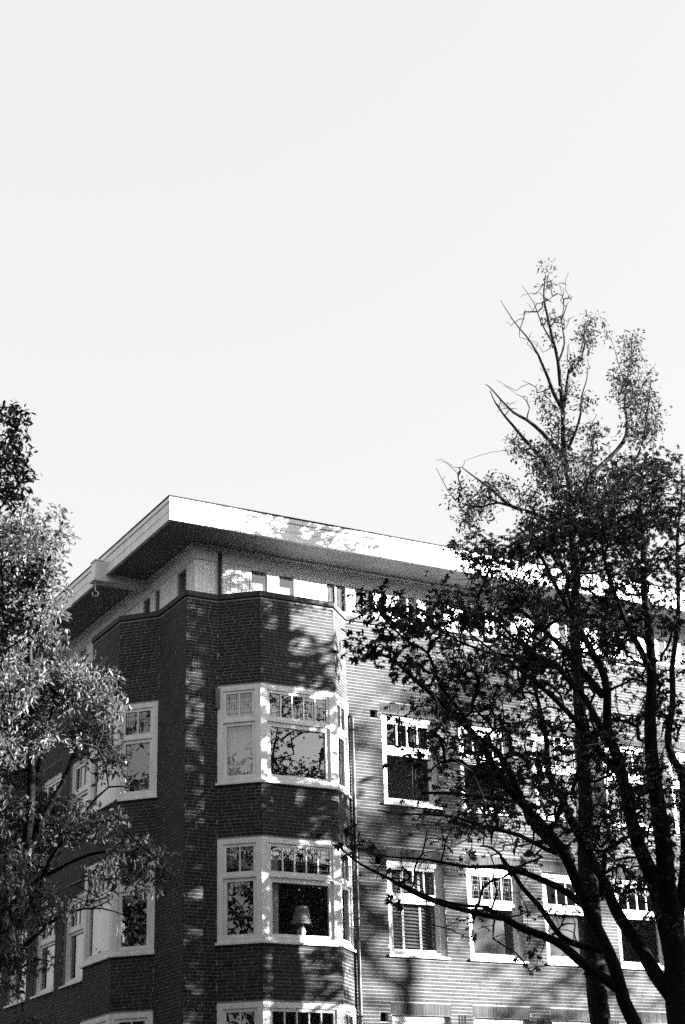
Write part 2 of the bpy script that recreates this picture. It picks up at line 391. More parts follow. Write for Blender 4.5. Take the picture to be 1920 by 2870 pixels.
# ---- windows -------------------------------------------------------------------------
def window(F, u0, u1, z0, z1, side, top, bot, tz, nup, rec, sill=0.05, leaded=False, label=None, single=False, dz=0.0, ext=(0.0, 0.0), slim=False):
    w = empty('window', F.pt((u0+u1)/2, 0, z0)); w.parent = building
    if label: w['label'] = label
    def put(o): o.parent = w; o.matrix_parent_inverse = Matrix.Translation(-Vector(w.location)); return o
    cs = side * (0.6 if not slim else 0.65); n1, n0 = rec, rec - 0.10
    hd = top * 0.62; bt = bot * 0.62
    fr = MB()
    fr.fbox(F, u0 - ext[0], u0 + cs, n0, n1, z0 + bt, z1 - hd); fr.fbox(F, u1 - cs, u1 + ext[1], n0, n1, z0 + bt, z1 - hd)
    fr.fbox(F, u0 - ext[0], u1 + ext[1], n0, n1 + 0.001, z1 - hd, z1); fr.fbox(F, u0 - ext[0], u1 + ext[1], n0, n1 + 0.001, z0, z0 + bt)
    tw = 0.05
    if tz: fr.fbox(F, u0 + cs, u1 - cs, n0 + 0.01, n1 - 0.006, tz - tw/2, tz + tw/2)
    put(fr.obj('frame', MT['white']))
    a, b = u0 + cs, u1 - cs
    def sash(za, zb, sw, nf, nb, nm, sb=None):
        sb = sb or sw
        s = MB()
        s.fbox(F, a, a + sw, nb, nf, za + sb, zb - sw); s.fbox(F, b - sw, b, nb, nf, za + sb, zb - sw)
        s.fbox(F, a, b, nb, nf - 0.001, za, za + sb); s.fbox(F, a, b, nb, nf - 0.001, zb - sw, zb)
        put(s.obj('sash', MT['white']))
        g0, g1 = a + sw, b - sw; cell = (g1 - g0) / nm; gb = 0.026
        for j in range(1, nm):
            put(MB().fbox(F, g0 + j*cell - gb/2, g0 + j*cell + gb/2, nb + 0.002, nf - 0.006, za + sb, zb - sw).obj('glazing_bar', MT['white']))
        for j in range(nm):
            p0 = g0 + j*cell + (gb/2 if j else 0); p1 = g0 + (j+1)*cell - (gb/2 if j < nm-1 else 0)
            put(MB().fbox(F, p0, p1, nb + 0.012, nb + 0.016, za + sb, zb - sw).obj('pane', MT['glass']))
            if leaded and nm > 1:
                lc = MB(); t = 0.0045; y0, y1 = za + sb, zb - sw; hh = y1 - y0; ww = p1 - p0; nn0, nn1 = nb + 0.0165, nb + 0.021
                for q in (0.22, 0.78): lc.fbox(F, p0 + ww*q - t/2, p0 + ww*q + t/2, nn0, nn1, y0, y1)
                for q in (0.16, 0.36, 0.62, 0.82): lc.fbox(F, p0, p1, nn0 + 0.0005, nn1 + 0.0005, y0 + hh*q - t/2, y0 + hh*q + t/2)
                c, zc_ = (p0 + p1)/2, y0 + hh*0.49
                for s1 in (-1, 1):
                    lc.fbox(F, c + s1*ww*0.13 - t, c + s1*ww*0.13 + t, nn0, nn1 + 0.001, zc_ - 0.035, zc_ + 0.035)
                lc.fbox(F, c - ww*0.13, c + ww*0.13, nn0, nn1 + 0.0015, zc_ - t, zc_ + t)
                put(lc.obj('lead_came', MT['lead']))
    if tz:
        sash(tz + tw/2, z1 - hd, top * 0.38, n1 - 0.02, n1 - 0.06, nup)
        sash(z0 + bt, tz - tw/2, side * 0.4 if not slim else 0.03, n1 - 0.035, n1 - 0.085, 1, bot * 0.38)
    else:
        sash(z0 + bt, z1 - hd, 0.016, n1 - 0.015, n1 - 0.05, nup)
    if sill:
        put(MB().fbox(F, u0 - 0.03 - ext[0], u1 + 0.03 + ext[1], -0.06, sill, z0 - 0.035 + dz, z0 + 0.004 + dz).obj('sill', MT['white']))
    return w

storey = ['lowest', 'middle', 'top']
for s, z in enumerate(SILL):
    for k, nup, side in (('rb_left', 2, 0.165), ('rb_front', 5, 0.21), ('rb_right', 2, 0.165), ('lb_near', 2, 0.165), ('lb_front', 5, 0.21), ('lb_far', 2, 0.165)):
        F = FACES[k]
        window(F, 0.0, F.L, z, z + BAYH, side, 0.15, 0.14, z + 1.13, nup, 0.008, 0.05, leaded=(s > 0), dz=0.002 if 'front' in k else 0.0, ext=(0.003, 0.003))
for s, z in enumerate(WSILL):
    for i, x in enumerate(RWX[:5]):
        F = FACES['rw']
        window(F, x - 3.34, x - 3.34 + RWW, z, z + WH, 0.15, 0.175, 0.13, z + 1.05, 4, -0.075, 0.045, leaded=(i == 1 and s == 1))
    for i, y in enumerate(LWY[:4]):
        F = FACES['lw']
        window(F, END - y - LWW, END - y, z, z + WH, 0.15, 0.175, 0.13, z + 1.05, 4, -0.075, 0.045)
for Fk, cols in (('rw', RWX[5:]), ('lw', LWY[4:])):
    for z in WSILL:
        for c in cols:
            F = FACES[Fk]; u = c - 3.34 if Fk == 'rw' else END - c - LWW
            window(F, u, u + 1.24, z, z + WH, 0.15, 0.175, 0.13, z + 1.05, 1, -0.075, 0.045)

# ---- attic storey
A0, AZ0, AZW, SOF = 0.30, ZT + 0.03, 13.20, 13.505
FAR_ = Face((A0, A0), (END, A0)); FAL = Face((A0, END), (A0, A0))
rwin = [(1.44, 1.84, 1), (2.03, 2.42, 1)]
x = 3.08
while x < 12:
    rwin += [(x, x + 0.49, 2), (x + 0.63, x + 1.11, 2)]; x += 1.645
lwin = [(0.66, 1.14, 1), (1.93, 2.23, 1), (2.42, 2.83, 1)]
y = 4.2
while y < 12:
    lwin += [(y, y + 0.45, 2), (y + 0.63, y + 1.08, 2)]; y += 1.75
WZ0 = 12.56
def attic(F, wins, tou, name):
    wr = sorted([tuple(sorted((tou(a), tou(b)))) + (n,) for a, b, n in wins])
    body = MB(); cuts = sorted({0.011, F.L} | {v for w in wr for v in w[:2]})
    cuts = [min(max(c, 0.011), F.L - (0.011 if F is FAL else 0)) for c in cuts]
    for a, b in zip(cuts[:-1], cuts[1:]):
        m = (a + b)/2
        if any(w[0] < m < w[1] for w in wr):
            body.fbox(F, a, b, -0.16, -0.012, AZ0, WZ0); body.fbox(F, a, b, -0.16, -0.012, AZW, SOF)
        else: body.fbox(F, a, b, -0.16, -0.012, AZ0, SOF)
    body.obj('attic_wall', MT['board'], building)
    # vertical boards between the windows
    edges = [0.0] + [v for w in wr for v in w[:2]] + [F.L]
    for a, b in zip(edges[::2], edges[1::2]):
        if b - a < 0.04: continue
        n = max(1, int(round((b - a) / 0.082))); st = (b - a) / n
        for j in range(n):
            if (tou(14) - (a + j*st)) * (1 if F is FAR_ else -1) < 0: continue
            MB().fbox(F, a + j*st + 0.004, a + (j+1)*st - 0.004, -0.012, R_.uniform(0.004, 0.009), WZ0 - 0.1 if b - a < 0.3 else AZ0, AZW).obj('board', MT['board'], building)
    for (a, b, n) in wr:
        window(F, a, b, WZ0, AZW, 0.04, 0.05, 0.045, None, n, 0.014, 0.03, slim=True)
    sl_ = MB().fbox(F, 0 if F is FAR_ else 0.0, F.L, -0.01, 0.035, WZ0 - 0.075, WZ0 - 0.036)
    sl_.obj('attic_sill', MT['white'], building)
    e = 0.03 if F is FAR_ else 0.0; e2 = 0.03 if F is FAL else 0.0
    MB().fbox(F, -e, F.L + e2, -0.01, 0.028 + (0.001 if F is FAL else 0), AZW + 0.002, SOF - 0.10).fbox(F, -e, F.L + e2, -0.01, 0.05, SOF - 0.098, SOF - 0.05).fbox(F, -e - 0.03, F.L + e2 + 0.03, -0.01, 0.085, SOF - 0.048, SOF - 0.002 - (0.001 if F is FAL else 0)).obj('frieze', MT['frieze'], building)
attic(FAR_, rwin, lambda X: X - A0, 'r'); attic(FAL, lwin, lambda Y: END - Y, 'l')
MB().tube([(0.80, A0 - 0.045, AZ0), (0.80, A0 - 0.045, 13.40)], 0.035, 10).obj('drain_pipe', MT['zinc'], building)

# ---- roof
OV = -0.625
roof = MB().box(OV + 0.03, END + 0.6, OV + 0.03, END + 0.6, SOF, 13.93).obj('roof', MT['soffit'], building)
def boards(name, off, z0, z1, gap=0.004):                 # painted boards butted end to end along both eaves
    for along in (0, 1):
        p = OV - off if along == 0 else OV + 0.03 + gap
        while p < END + 0.5:
            ln = R_.uniform(2.4, 3.6); q = min(p + ln, END + 0.6); d = R_.uniform(0, 0.0025); zz = R_.uniform(-0.002, 0.002)
            if along == 0: MB().box(p, q - gap, OV - off - d, OV + 0.03, z0 + zz, z1 + zz).obj(name, MT['white'], roof)
            else: MB().box(OV - off - d + 0.0005, OV + 0.0295, p, q - gap, z0 + zz, z1 + zz).obj(name, MT['white'], roof)
            p = q
boards('fascia_board', 0.0, 13.516, 13.665); boards('fascia_board', 0.006, 13.671, 13.836); boards('fascia_cap', 0.026, 13.844, 13.926)
MB().box(OV - 0.012, END + 0.6, OV - 0.012, OV + 0.05, 13.487, 13.51).obj('drip_bead', MT['white'], roof)
MB().box(OV - 0.0125, OV + 0.05, OV + 0.05, END + 0.6, 13.487, 13.51).obj('drip_bead', MT['white'], roof)
MB().box(OV - 0.035, END + 0.6, OV - 0.035, END + 0.6, 13.933, 13.962).obj('roof_edge', MT['roof'], roof)

# ---- hoisting beam with its hook under the left eaves
beam = MB().box(-0.85, A0, 2.52, 2.76, 13.40, 13.76).obj('hoist_beam', MT['white'], building)
MB().box(-0.88, A0, 2.50, 2.78, 13.345, 13.398).obj('beam_moulding', MT['white'], beam)
MB().box(-0.87, OV - 0.04, 2.505, 2.775, 13.762, 13.79).obj('beam_cap', MT['white'], beam)
hk = [(-0.80, 2.62, 13.35), (-0.80, 2.62, 13.16)] + [(-0.80 + 0.055*math.sin(t), 2.62 - 0.02*math.sin(t), 13.10 + 0.055*math.cos(t)) for t in np.linspace(0.1, 5.2, 14)]
MB().tube(hk, 0.011, 8).obj('hoist_hook', MT['white'], beam)

# ---- downpipe in the corner beside the bay, its bracket rings, and small fittings on the wall
px = 3.40
dp = MB().tube([(px, -0.055, 0.12), (px, -0.055, 10.35), (px - 0.02, -0.03, 10.42)], 0.035, 10).obj('downpipe', MT['zinc'], building)
for z in (4.9, 6.6, 8.3, 10.1):
    MB().tube([(px, -0.055, z), (px, -0.055, z + 0.03)], 0.044, 10).obj('pipe_bracket', MT['metal'], dp)
for z in VENTS:
    v = MB().box(3.82, 4.015, 0.10, 0.12, z - 0.01, z + 0.175).obj('wall_vent', MT['metal'], building)
for z in WSILL:
    for x in RWX[:3]:
        for j in range(3):
            MB().box(x + RWW + 0.17 + 0.062*j, x + RWW + 0.197 + 0.062*j, -0.003, 0.01, z + 1.60, z + 1.78).obj('vent_slot', MT['roof'], building)
MB().box(0.575, 0.66, -0.05, -0.004, 10.22, 10.60).obj('awning_case', MT['greymetal'], building)

# ------------------------------------------------------------------ things behind the windows
def wavy(F, u0, u1, n, z0, z1, amp=0.025, waves=8, cut=None):
    N, Mz = 60, 14; V = []; Fq = []
    for side in (0, 1):
        for i in range(N + 1):
            t = i / N; zb = z0 + (cut(t) if cut else 0) * (z1 - z0)
            for j in range(Mz + 1):
                s = j / Mz
                V.append(F.pt(u0 + (u1-u0)*t, n + amp*math.sin(t*waves*2*math.pi + 0.6*math.sin(3*s)) * (0.6 + 0.4*(1-s)) - 0.004*side, zb + (z1-zb)*s))
    st = (N+1)*(Mz+1)
    for i in range(N):
        for j in range(Mz):
            a = i*(Mz+1)+j; Fq.append((a, a+Mz+1, a+Mz+2, a+1)); Fq.append((st+a, st+a+1, st+a+Mz+2, st+a+Mz+1))
    return np.array(V), np.array(Fq)
def curtain(F, u0, u1, n, z0, z1, label, group=None, mat='fabric', **kw):
    V, Q = wavy(F, u0, u1, n, z0, z1, **kw)
    return tag(np_obj('curtain', V, Q, MT[mat], None, True), label, 'curtain', group)
F = FACES['rb_left']
curtain(F, 0.12, 0.70, -0.16, 8.9, 10.55, 'white curtain swept aside behind the left pane of the top bay window', cut=lambda t: 0.02 + 0.12*t)
att = [(0, 'white half curtain in the attic window nearest the corner drainpipe'), (1, 'white half curtain in the second single-pane attic window over the bay'),
       (2, 'white half curtain in first two-pane attic window right of the bay'), (3, 'white half curtain in second two-pane attic window right of the bay')]
for i, lb in att:
    a, b, n = rwin[i]
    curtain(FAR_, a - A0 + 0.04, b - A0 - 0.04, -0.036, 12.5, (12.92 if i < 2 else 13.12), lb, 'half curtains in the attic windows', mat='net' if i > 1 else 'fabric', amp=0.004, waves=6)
curtain(FACES['rb_front'], 0.14, 0.40, -0.18, 6.1, 7.75, 'pale curtain at left edge of the middle bay window beside the lamp', waves=4)
# louvred shutters in the middle-storey window
Fr = FACES['rw']; u0 = RWX[0] - 3.34
sh = empty('window_shutter', Fr.pt(u0 + 0.6, -0.25, 6.15)); tag(sh, 'white louvred shutter with two stiles behind middle-storey window beside the downpipe', 'shutter')
for j, (a, b) in enumerate(((0.16, 0.205), (0.405, 0.45), (0.78, 0.825), (1.05, 1.09))):
    local(sh, MB().fbox(Fr, u0 + a, u0 + b, -0.24, -0.21, 6.12, 7.66).obj('stile', MT['white']))
for j in range(24):
    z = 6.14 + 0.063*j
    q = MB(); pts = []
    for (uu, nn, zz) in ((0.16, -0.205, z), (1.09, -0.205, z), (1.09, -0.245, z + 0.035), (0.16, -0.245, z + 0.035)): pts.append(Fr.pt(u0 + uu, nn, zz))
    for (uu, nn, zz) in ((0.16, -0.205, z + 0.006), (1.09, -0.205, z + 0.006), (1.09, -0.245, z + 0.041), (0.16, -0.245, z + 0.041)): pts.append(Fr.pt(u0 + uu, nn, zz))
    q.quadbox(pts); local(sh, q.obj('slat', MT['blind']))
u1 = RWX[1] - 3.34
rb = empty('roller_blind', Fr.pt(u1 + 0.6, -0.2, 7.0)); tag(rb, 'plain grey roller blind drawn down in second middle-storey window from the bay', 'roller blind')
local(rb, MB().fbox(Fr, u1 + 0.15, u1 + 0.98, -0.205, -0.2, 6.14, 7.05).obj('blind_sheet', MT['blind']))
local(rb, MB().fbox(Fr, u1 + 0.15, u1 + 0.98, -0.215, -0.19, 6.11, 6.138).obj('bottom_bar', MT['white']))
u2 = RWX[2] - 3.34
rb2 = empty('roller_blind', Fr.pt(u2 + 0.6, -0.2, 7.0)); tag(rb2, 'grey roller blind in third middle-storey window, partly hidden by the tree trunk', 'roller blind')
local(rb2, MB().fbox(Fr, u2 + 0.15, u2 + 1.06, -0.205, -0.2, 6.20, 7.05).obj('blind_sheet', MT['blind']))
local(rb2, MB().fbox(Fr, u2 + 0.15, u2 + 1.06, -0.215, -0.19, 6.17, 6.198).obj('bottom_bar', MT['white']))
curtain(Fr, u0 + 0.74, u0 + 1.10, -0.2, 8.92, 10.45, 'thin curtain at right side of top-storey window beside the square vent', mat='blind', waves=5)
# table lamp in the middle bay window
lp = at_y(845, 2592, -0.25); lx, ly, lz = lp
lamp = empty('table_lamp', (lx, ly, lz - 0.33)); tag(lamp, 'table lamp with pale tapered shade standing behind the middle bay window', 'lamp')
N = 28
def ringmesh(rs, name, mat, caps=False):
    V = []; Q = []
    for r, z in rs: V += [(lx + r*math.cos(2*math.pi*i/N), ly + r*math.sin(2*math.pi*i/N), z) for i in range(N)]
    for k in range(len(rs)-1):
        for i in range(N): Q.append((k*N+i, k*N+(i+1) % N, (k+1)*N+(i+1) % N, (k+1)*N+i))
    return local(lamp, np_obj(name, np.array(V), np.array(Q), mat, None, True))
ringmesh([(0.185, lz), (0.108, lz + 0.31), (0.104, lz + 0.31), (0.181, lz)], 'lamp_shade', MT['shade'])
ringmesh([(0.0, lz - 0.33), (0.09, lz - 0.33), (0.09, lz - 0.31), (0.03, lz - 0.28), (0.06, lz - 0.2), (0.08, lz - 0.12), (0.05, lz - 0.03), (0.015, lz + 0.0), (0.012, lz + 0.15), (0.0, lz + 0.15)], 'lamp_base', MT['frieze'])
tb = empty('side_table', (lx, ly, 5.43)); tag(tb, 'small side table under the lamp behind the middle bay window', 'table')
local(tb, MB().box(lx - 0.3, lx + 0.3, ly - 0.22, ly + 0.3, lz - 0.365, lz - 0.331).obj('table_top', MT['metal']))
for sx in (-0.26, 0.26):
    for sy in (-0.18, 0.26):
        local(tb, MB().box(lx + sx - 0.02, lx + sx + 0.02, ly + sy - 0.02, ly + sy + 0.02, 5.43, lz - 0.366).obj('leg', MT['metal']))

# ------------------------------------------------------------------ trees
def spline(P, step=0.18):
    P = np.asarray(P, float)
    if len(P) < 3: 
        n = max(2, int(np.linalg.norm(P[-1]-P[0])/step)); t = np.linspace(0, 1, n)[:, None]; return P[0]*(1-t) + P[-1]*t
    Q = np.vstack([2*P[0]-P[1], P, 2*P[-1]-P[-2]]); out = []
    for i in range(1, len(Q)-2):
        n = max(2, int(np.linalg.norm(Q[i+1]-Q[i])/step)); t = np.linspace(0, 1, n, endpoint=False)[:, None]
        a, b, c, d = Q[i-1], Q[i], Q[i+1], Q[i+2]
        out.append(0.5*((2*b) + (c-a)*t + (2*a-5*b+4*c-d)*t**2 + (3*b-a-3*c+d)*t**3))
    out.append(P[-1:]); return np.vstack(out)
def roughen(P, amp, g):
    n = len(P); k = max(2, n//3); w = g.normal(0, amp, (k, 3)); x = np.linspace(0, k-1, n)
    return P + np.stack([np.interp(x, np.arange(k), w[:, j]) for j in range(3)], 1) * np.minimum(1, np.arange(n)/4.0)[:, None]

class Tree:
    """limbs are laid by hand; twigs are grown from the limbs to target points by a balanced nearest-neighbour tree"""
    def __init__(s, seed): s.g = np.random.default_rng(seed); s.limbs = []; s.pos = []; s.par = []; s.plen = []; s.lr = []
    def limb(s, P, r0, r1, rough=0.02):
        P = roughen(spline(P), rough, s.g); r = np.linspace(0, 1, len(P)); rad = r0 + (r1-r0)*r**0.8
        s.limbs.append((P, rad)); base = 0.0
        if s.pos:
            A = np.asarray(s.pos); base = s.plen[int(np.argmin(((A-P[0])**2).sum(1)))]
        cum = base + np.concatenate([[0], np.cumsum(np.linalg.norm(np.diff(P, axis=0), axis=1))])
        for i in range(len(P)): s.pos.append(P[i]); s.par.append(-1); s.plen.append(cum[i]); s.lr.append(rad[i])
    def grow(s, T, bf=0.12, rt=0.005, wob=0.12, maxr=0.05, step=0.3):
        T = np.asarray(T); n = len(T); pos = [np.asarray(p) for p in s.pos]; plen = list(s.plen); nl = len(pos)
        best = np.full(n, 1e9); bi = np.zeros(n, int); used = np.zeros(n, bool)
        A = np.asarray(pos); pl = np.asarray(plen)
        for i in range(n):
            c = np.linalg.norm(A-T[i], axis=1) + bf*pl; k = int(np.argmin(c)); best[i] = c[k]; bi[i] = k
        br = []; par = [-1]*nl; cnt = None
        for _ in range(n):
            c = np.where(used, 1e9, best); i = int(np.argmin(c)); used[i] = True; k = bi[i]; p0 = pos[k]; t = T[i]
            d = np.linalg.norm(t-p0); m = max(2, int(d/step)+1); tt = np.linspace(0, 1, m+1)[1:]
            bend = s.g.normal(0, wob*d, 3); bend[2] += 0.05*d
            P = p0*(1-tt[:, None]) + t*tt[:, None] + bend*(np.sin(tt*math.pi))[:, None] + s.g.normal(0, 0.012, (m, 3))*(tt < 1)[:, None]
            ids = []
            prev = k; cl = plen[k]
            for q in P:
                cl += np.linalg.norm(q-pos[prev]); pos.append(q); plen.append(cl); par.append(prev); prev = len(pos)-1; ids.append(prev)
            br.append([k]+ids)
            N = np.asarray([pos[j] for j in ids])
            dd = np.linalg.norm(T[:, None]-N[None], axis=2) + bf*np.asarray([plen[j] for j in ids])[None]
            mn = dd.min(1); am = dd.argmin(1); upd = mn < best; best = np.where(upd, mn, best); bi = np.where(upd, np.asarray(ids)[am], bi)
        cnt = np.zeros(len(pos)); 
        for b in br: cnt[b[-1]] += 1
        for j in range(len(pos)-1, nl-1, -1):
            if par[j] >= nl: cnt[par[j]] += cnt[j]
        s.npos = np.asarray(pos)
        rad = np.minimum(maxr, rt*np.maximum(cnt, 1)**0.42)
        s.twigs = []
        for b in br:
            r = rad[b]; r[0] = min(rad[b[1]], s.lr[b[0]]*0.8 if b[0] < nl else rad[b[0]]) ; r = r.copy(); r[-1] *= 0.6
            s.twigs.append((s.npos[b], r))
        s.ends = np.asarray([s.npos[b[-1]] for b in br]); s.enddir = np.asarray([s.npos[b[-1]]-s.npos[b[-2]] for b in br])
    def build(s, name, mat, base, label, cat='tree', group=None):
        root = empty(name, base); tag(root, label, cat, group); s.root = root
        for i, (P, r) in enumerate(s.limbs):
            o = MB().tube(P, r, 10 if r[0] > 0.05 else 6).obj('trunk' if i == 0 else 'limb', mat, None, True); local(root, o)
        tw = MB()
        for P, r in getattr(s, 'twigs', []): tw.tube(P, r, 5 if r[0] > 0.012 else 4, cap=False)
        if tw.v: tag(local(root, tw.obj('twigs', mat, None, True)), kind='stuff')
        return root

def frames(n, g, d=None, droop=0.0):
    """random leaf frames: x along the leaf, z leaf normal"""
    x = g.normal(0, 1, (n, 3)); 
    if d is not None: x = x*0.8 + d
    x[:, 2] -= droop; x /= np.linalg.norm(x, axis=1, keepdims=True)
    up = np.array([0, 0, 1.0]) + g.normal(0, 0.45, (n, 3)); y = np.cross(up, x); y /= np.maximum(np.linalg.norm(y, axis=1, keepdims=True), 1e-6)
    return x, y, np.cross(x, y)
LEAF_V = np.array([(0, 0, 0), (0.32, 0.2, 0.05), (0.68, 0.2, 0.03), (1, 0, -0.10), (0.68, -0.2, 0.03), (0.32, -0.2, 0.05)]); LEAF_F = np.array([(0, 1, 2, 3), (0, 3, 4, 5)])
def palm(n, ln, wd, drp):
    V = []; Q = []
    for i in range(n):
        a = math.radians(-110 + 220*i/(n-1)); l = ln*(1 - 0.35*abs(i-(n-1)/2)/((n-1)/2)); c, s_ = math.cos(a), math.sin(a); b = len(V)
        for (u, v, w) in ((0.02, 0, 0), (0.62, wd, -0.02), (1.0, 0, -drp), (0.62, -wd, -0.02)):
            V.append((l*(u*c - v*s_), l*(u*s_ + v*c), l*w - (0.12*l if u > 0.9 else 0)))
        Q += [(b, b+1, b+2, b+3)]
    V = np.array(V); Q = np.array(Q); return V, np.array([(q[0], q[1], q[2]) for q in Q] + [(q[0], q[2], q[3]) for q in Q])
PALM_V, PALM_F = palm(6, 1.0, 0.24, 0.3)
def scatter(P, x, y, z, size, LV, LF):
    n = len(P); V = P[:, None] + size[:, None, None]*(LV[None, :, 0, None]*x[:, None] + LV[None, :, 1, None]*y[:, None] + LV[None, :, 2, None]*z[:, None])
    F_ = (np.arange(n)*len(LV))[:, None, None] + LF[None]; return V.reshape(-1, 3), F_.reshape(-1, LF.shape[1])
def leaf_cloud(tree, name, pts, dirs, per, spread, size, mat, LV, LF, droop, g, kind='stuff', label=None):
    n = len(pts); k = g.poisson(per, n); idx = np.repeat(np.arange(n), k); m = len(idx)
    off = g.normal(0, 1, (m, 3)); off /= np.linalg.norm(off, axis=1, keepdims=True); off *= (g.random(m)**0.5*spread)[:, None]
    P = pts[idx] + off; x, y, z = frames(m, g, off/spread*0.8 + (0 if dirs is None else dirs[idx]), droop)
    V, Q = scatter(P, x, y, z, size*g.uniform(0.6, 1.25, m), LV, LF)
    o = np_obj(name, V, Q, mat); tag(local(tree.root, o), label, kind=kind); return o
def in_poly(x, y, poly):
    c = np.zeros(len(x), bool); n = len(poly)
    for i in range(n):
        (x1, y1), (x2, y2) = poly[i], poly[(i+1) % n]
        k = ((y1 > y) != (y2 > y)) & (x < (x2-x1)*(y-y1)/((y2-y1) or 1e-9) + x1); c ^= k
    return c
def poly_targets(poly, n, hd, dep, g, dens=None):
    P = np.array(poly, float); out = []
    while len(out) < n:
        x = g.uniform(P[:, 0].min(), P[:, 0].max(), n*3); y = g.uniform(P[:, 1].min(), P[:, 1].max(), n*3)
        ok = in_poly(x, y, poly)
        if dens is not None: ok &= g.random(len(x)) < dens(x, y)
        for a, b in zip(x[ok], y[ok]):
            out.append(at_h(a, b, hd + g.normal(0, dep*0.5)))
    return np.array(out[:n])
def clump_targets(poly, nc, per, hd, dep, g, dens=None, sh=0.34, sv=0.12):
    c = poly_targets(poly, nc, hd, dep, g, dens); P = np.repeat(c, per, axis=0); n = len(P)
    return P + np.stack([g.normal(0, sh, n), g.normal(0, sh, n), g.normal(0, sv, n)], 1)
Z8 = lambda x, y: (1400 + .3712*x, 2000 + .3712*y)
Z6 = lambda x, y: (950 + .4138*x, 1900 + .4138*y)
Z3 = lambda x, y: (900 + .4464*x, 1500 + .4464*y)
ZT_ = lambda x, y: (1200 + .4592*x, 700 + .4592*y)
def limb_px(fn_pts, hd0, hd1):
    n = len(fn_pts); return [at_h(p[0], p[1], hd0 + (hd1-hd0)*i/max(1, n-1)) for i, p in enumerate(fn_pts)]

# ---- tall half-bare tree behind the chestnut
g = np.random.default_rng(21)
HT = 29.2
tt = Tree(3)
b0 = at_h(1685, 2870, HT)
tr_px = [Z8(735, 2100), Z8(700, 1500), Z8(660, 1000), Z8(640, 400), (1618, 1850), (1612, 1650)] + [ZT_(*q) for q in ((868, 1600), (850, 1400), (832, 1200), (820, 1000), (808, 850), (790, 680), (760, 540), (735, 400), (715, 330), (705, 250), (712, 150))]
tP = [np.array([b0[0]+0.1, b0[1], 0.0]), np.array([b0[0]+0.05, b0[1], 2.5]), b0] + [at_h(x, y, HT) for x, y in tr_px]
tt.limb(tP, 0.27, 0.012, 0.015)
for pts, r0, r1, dh in (
    ([(800, 1240), (700, 1120), (600, 1040), (520, 990), (440, 900), (380, 840), (350, 825)], .05, .008, -1.0),
    ([(750, 1380), (700, 1280), (600, 1190), (540, 1100), (470, 1000), (410, 920), (375, 850)], .055, .008, .8),
    ([(818, 970), (770, 880), (740, 790), (690, 690), (650, 610), (600, 520), (520, 430), (440, 320)], .05, .006, -.8),
    ([(830, 960), (845, 800), (860, 720), (925, 640), (950, 550), (965, 450), (985, 390)], .035, .006, .8),
    ([(850, 1220), (900, 1110), (930, 1000), (935, 900), (970, 800), (985, 690)], .035, .005, -1.0),
    ([(870, 1580), (1000, 1380), (1100, 1280), (1180, 1180), (1210, 1040), (1200, 900), (1210, 800), (1230, 650), (1240, 520)], .065, .008, 1.2),
    ([(880, 1720), (760, 1660), (640, 1610), (520, 1570), (430, 1500), (340, 1440), (250, 1370), (205, 1325)], .06, .008, -1.2),
    ([(640, 1612), (430, 1550), (330, 1580), (260, 1560), (190, 1540), (130, 1470), (60, 1320)], .03, .005, -.5),
    ([(792, 690), (830, 580), (815, 450), (830, 330), (800, 200)], .022, .004, .5),
    ([(755, 560), (690, 450), (650, 330), (580, 220)], .022, .004, -.5),
    ([(1210, 840), (1170, 700), (1145, 600), (1110, 520)], .014, .003, .3),
    ([(880, 1650), (960, 1450), (1000, 1250), (1010, 1050)], .05, .006, 1.0),
    ([(900, 1720), (1100, 1480), (1280, 1250), (1330, 1000), (1360, 800)], .06, .006, -1.0)):
    tt.limb(limb_px([ZT_(*q) for q in pts], HT, HT + dh), r0, r1, 0.02)
spots = [(960, 540, 60), (990, 440, 50), (890, 720, 60), (860, 860, 40), (760, 430, 40), (770, 540, 30), (940, 920, 50), (1240, 560, 50), (1250, 680, 60), (1190, 780, 60), (1200, 900, 80), (1330, 770, 45), (1330, 950, 100), (1300, 1100, 90), (1010, 1130, 70), (990, 1280, 60), (760, 1000, 60), (800, 1150, 90), (740, 1300, 110), (700, 1380, 80), (520, 1190, 50), (590, 1250, 50), (700, 900, 40), (480, 1460, 50), (350, 1420, 60), (200, 1510, 70), (330, 1560, 80), (620, 1540, 70), (800, 1480, 80), (950, 1440, 90), (1100, 1450, 100), (1200, 1350, 80), (1100, 530, 25), (840, 1560, 80), (730, 100, 25), (720, 210, 15), (250, 1650, 60), (1380, 1060, 40), (780, 1400, 70), (860, 1300, 60), (1000, 1600, 150), (700, 1700, 120), (1250, 1550, 150)]
T = []
for (x, y, r) in spots:
    n = max(3, int(r*r/260))
    for _ in range(n):
        a = g.random()*6.283; q = math.sqrt(g.random())*r; p = ZT_(x + q*math.cos(a), y + q*math.sin(a)); T.append(at_h(p[0], p[1], HT + g.normal(0, 0.45)))
nleafy = len(T)
# bare twigs at the top
for (x0, y0, x1, y1, n) in ((640, 120, 880, 330, 26), (560, 250, 700, 420, 10), (440, 350, 640, 560, 10), (360, 780, 620, 1000, 22), (40, 1280, 240, 1440, 12), (800, 260, 900, 480, 12), (850, 560, 990, 800, 12), (600, 560, 760, 760, 10), (450, 1120, 560, 1200, 6), (950, 1000, 1060, 1200, 8)):
    for _ in range(n): p = ZT_(g.uniform(x0, x1), g.uniform(y0, y1)); T.append(at_h(p[0], p[1], HT + g.normal(0, 0.4)))
tt.grow(T, bf=0.05, rt=0.0058, wob=0.08, maxr=0.03)
tt.build('tall_tree', MT['bark'], tuple(tP[0]), 'tall half-bare tree with leafy tufts rising above the roof at right')
ends = tt.ends; px_ = proj(ends)
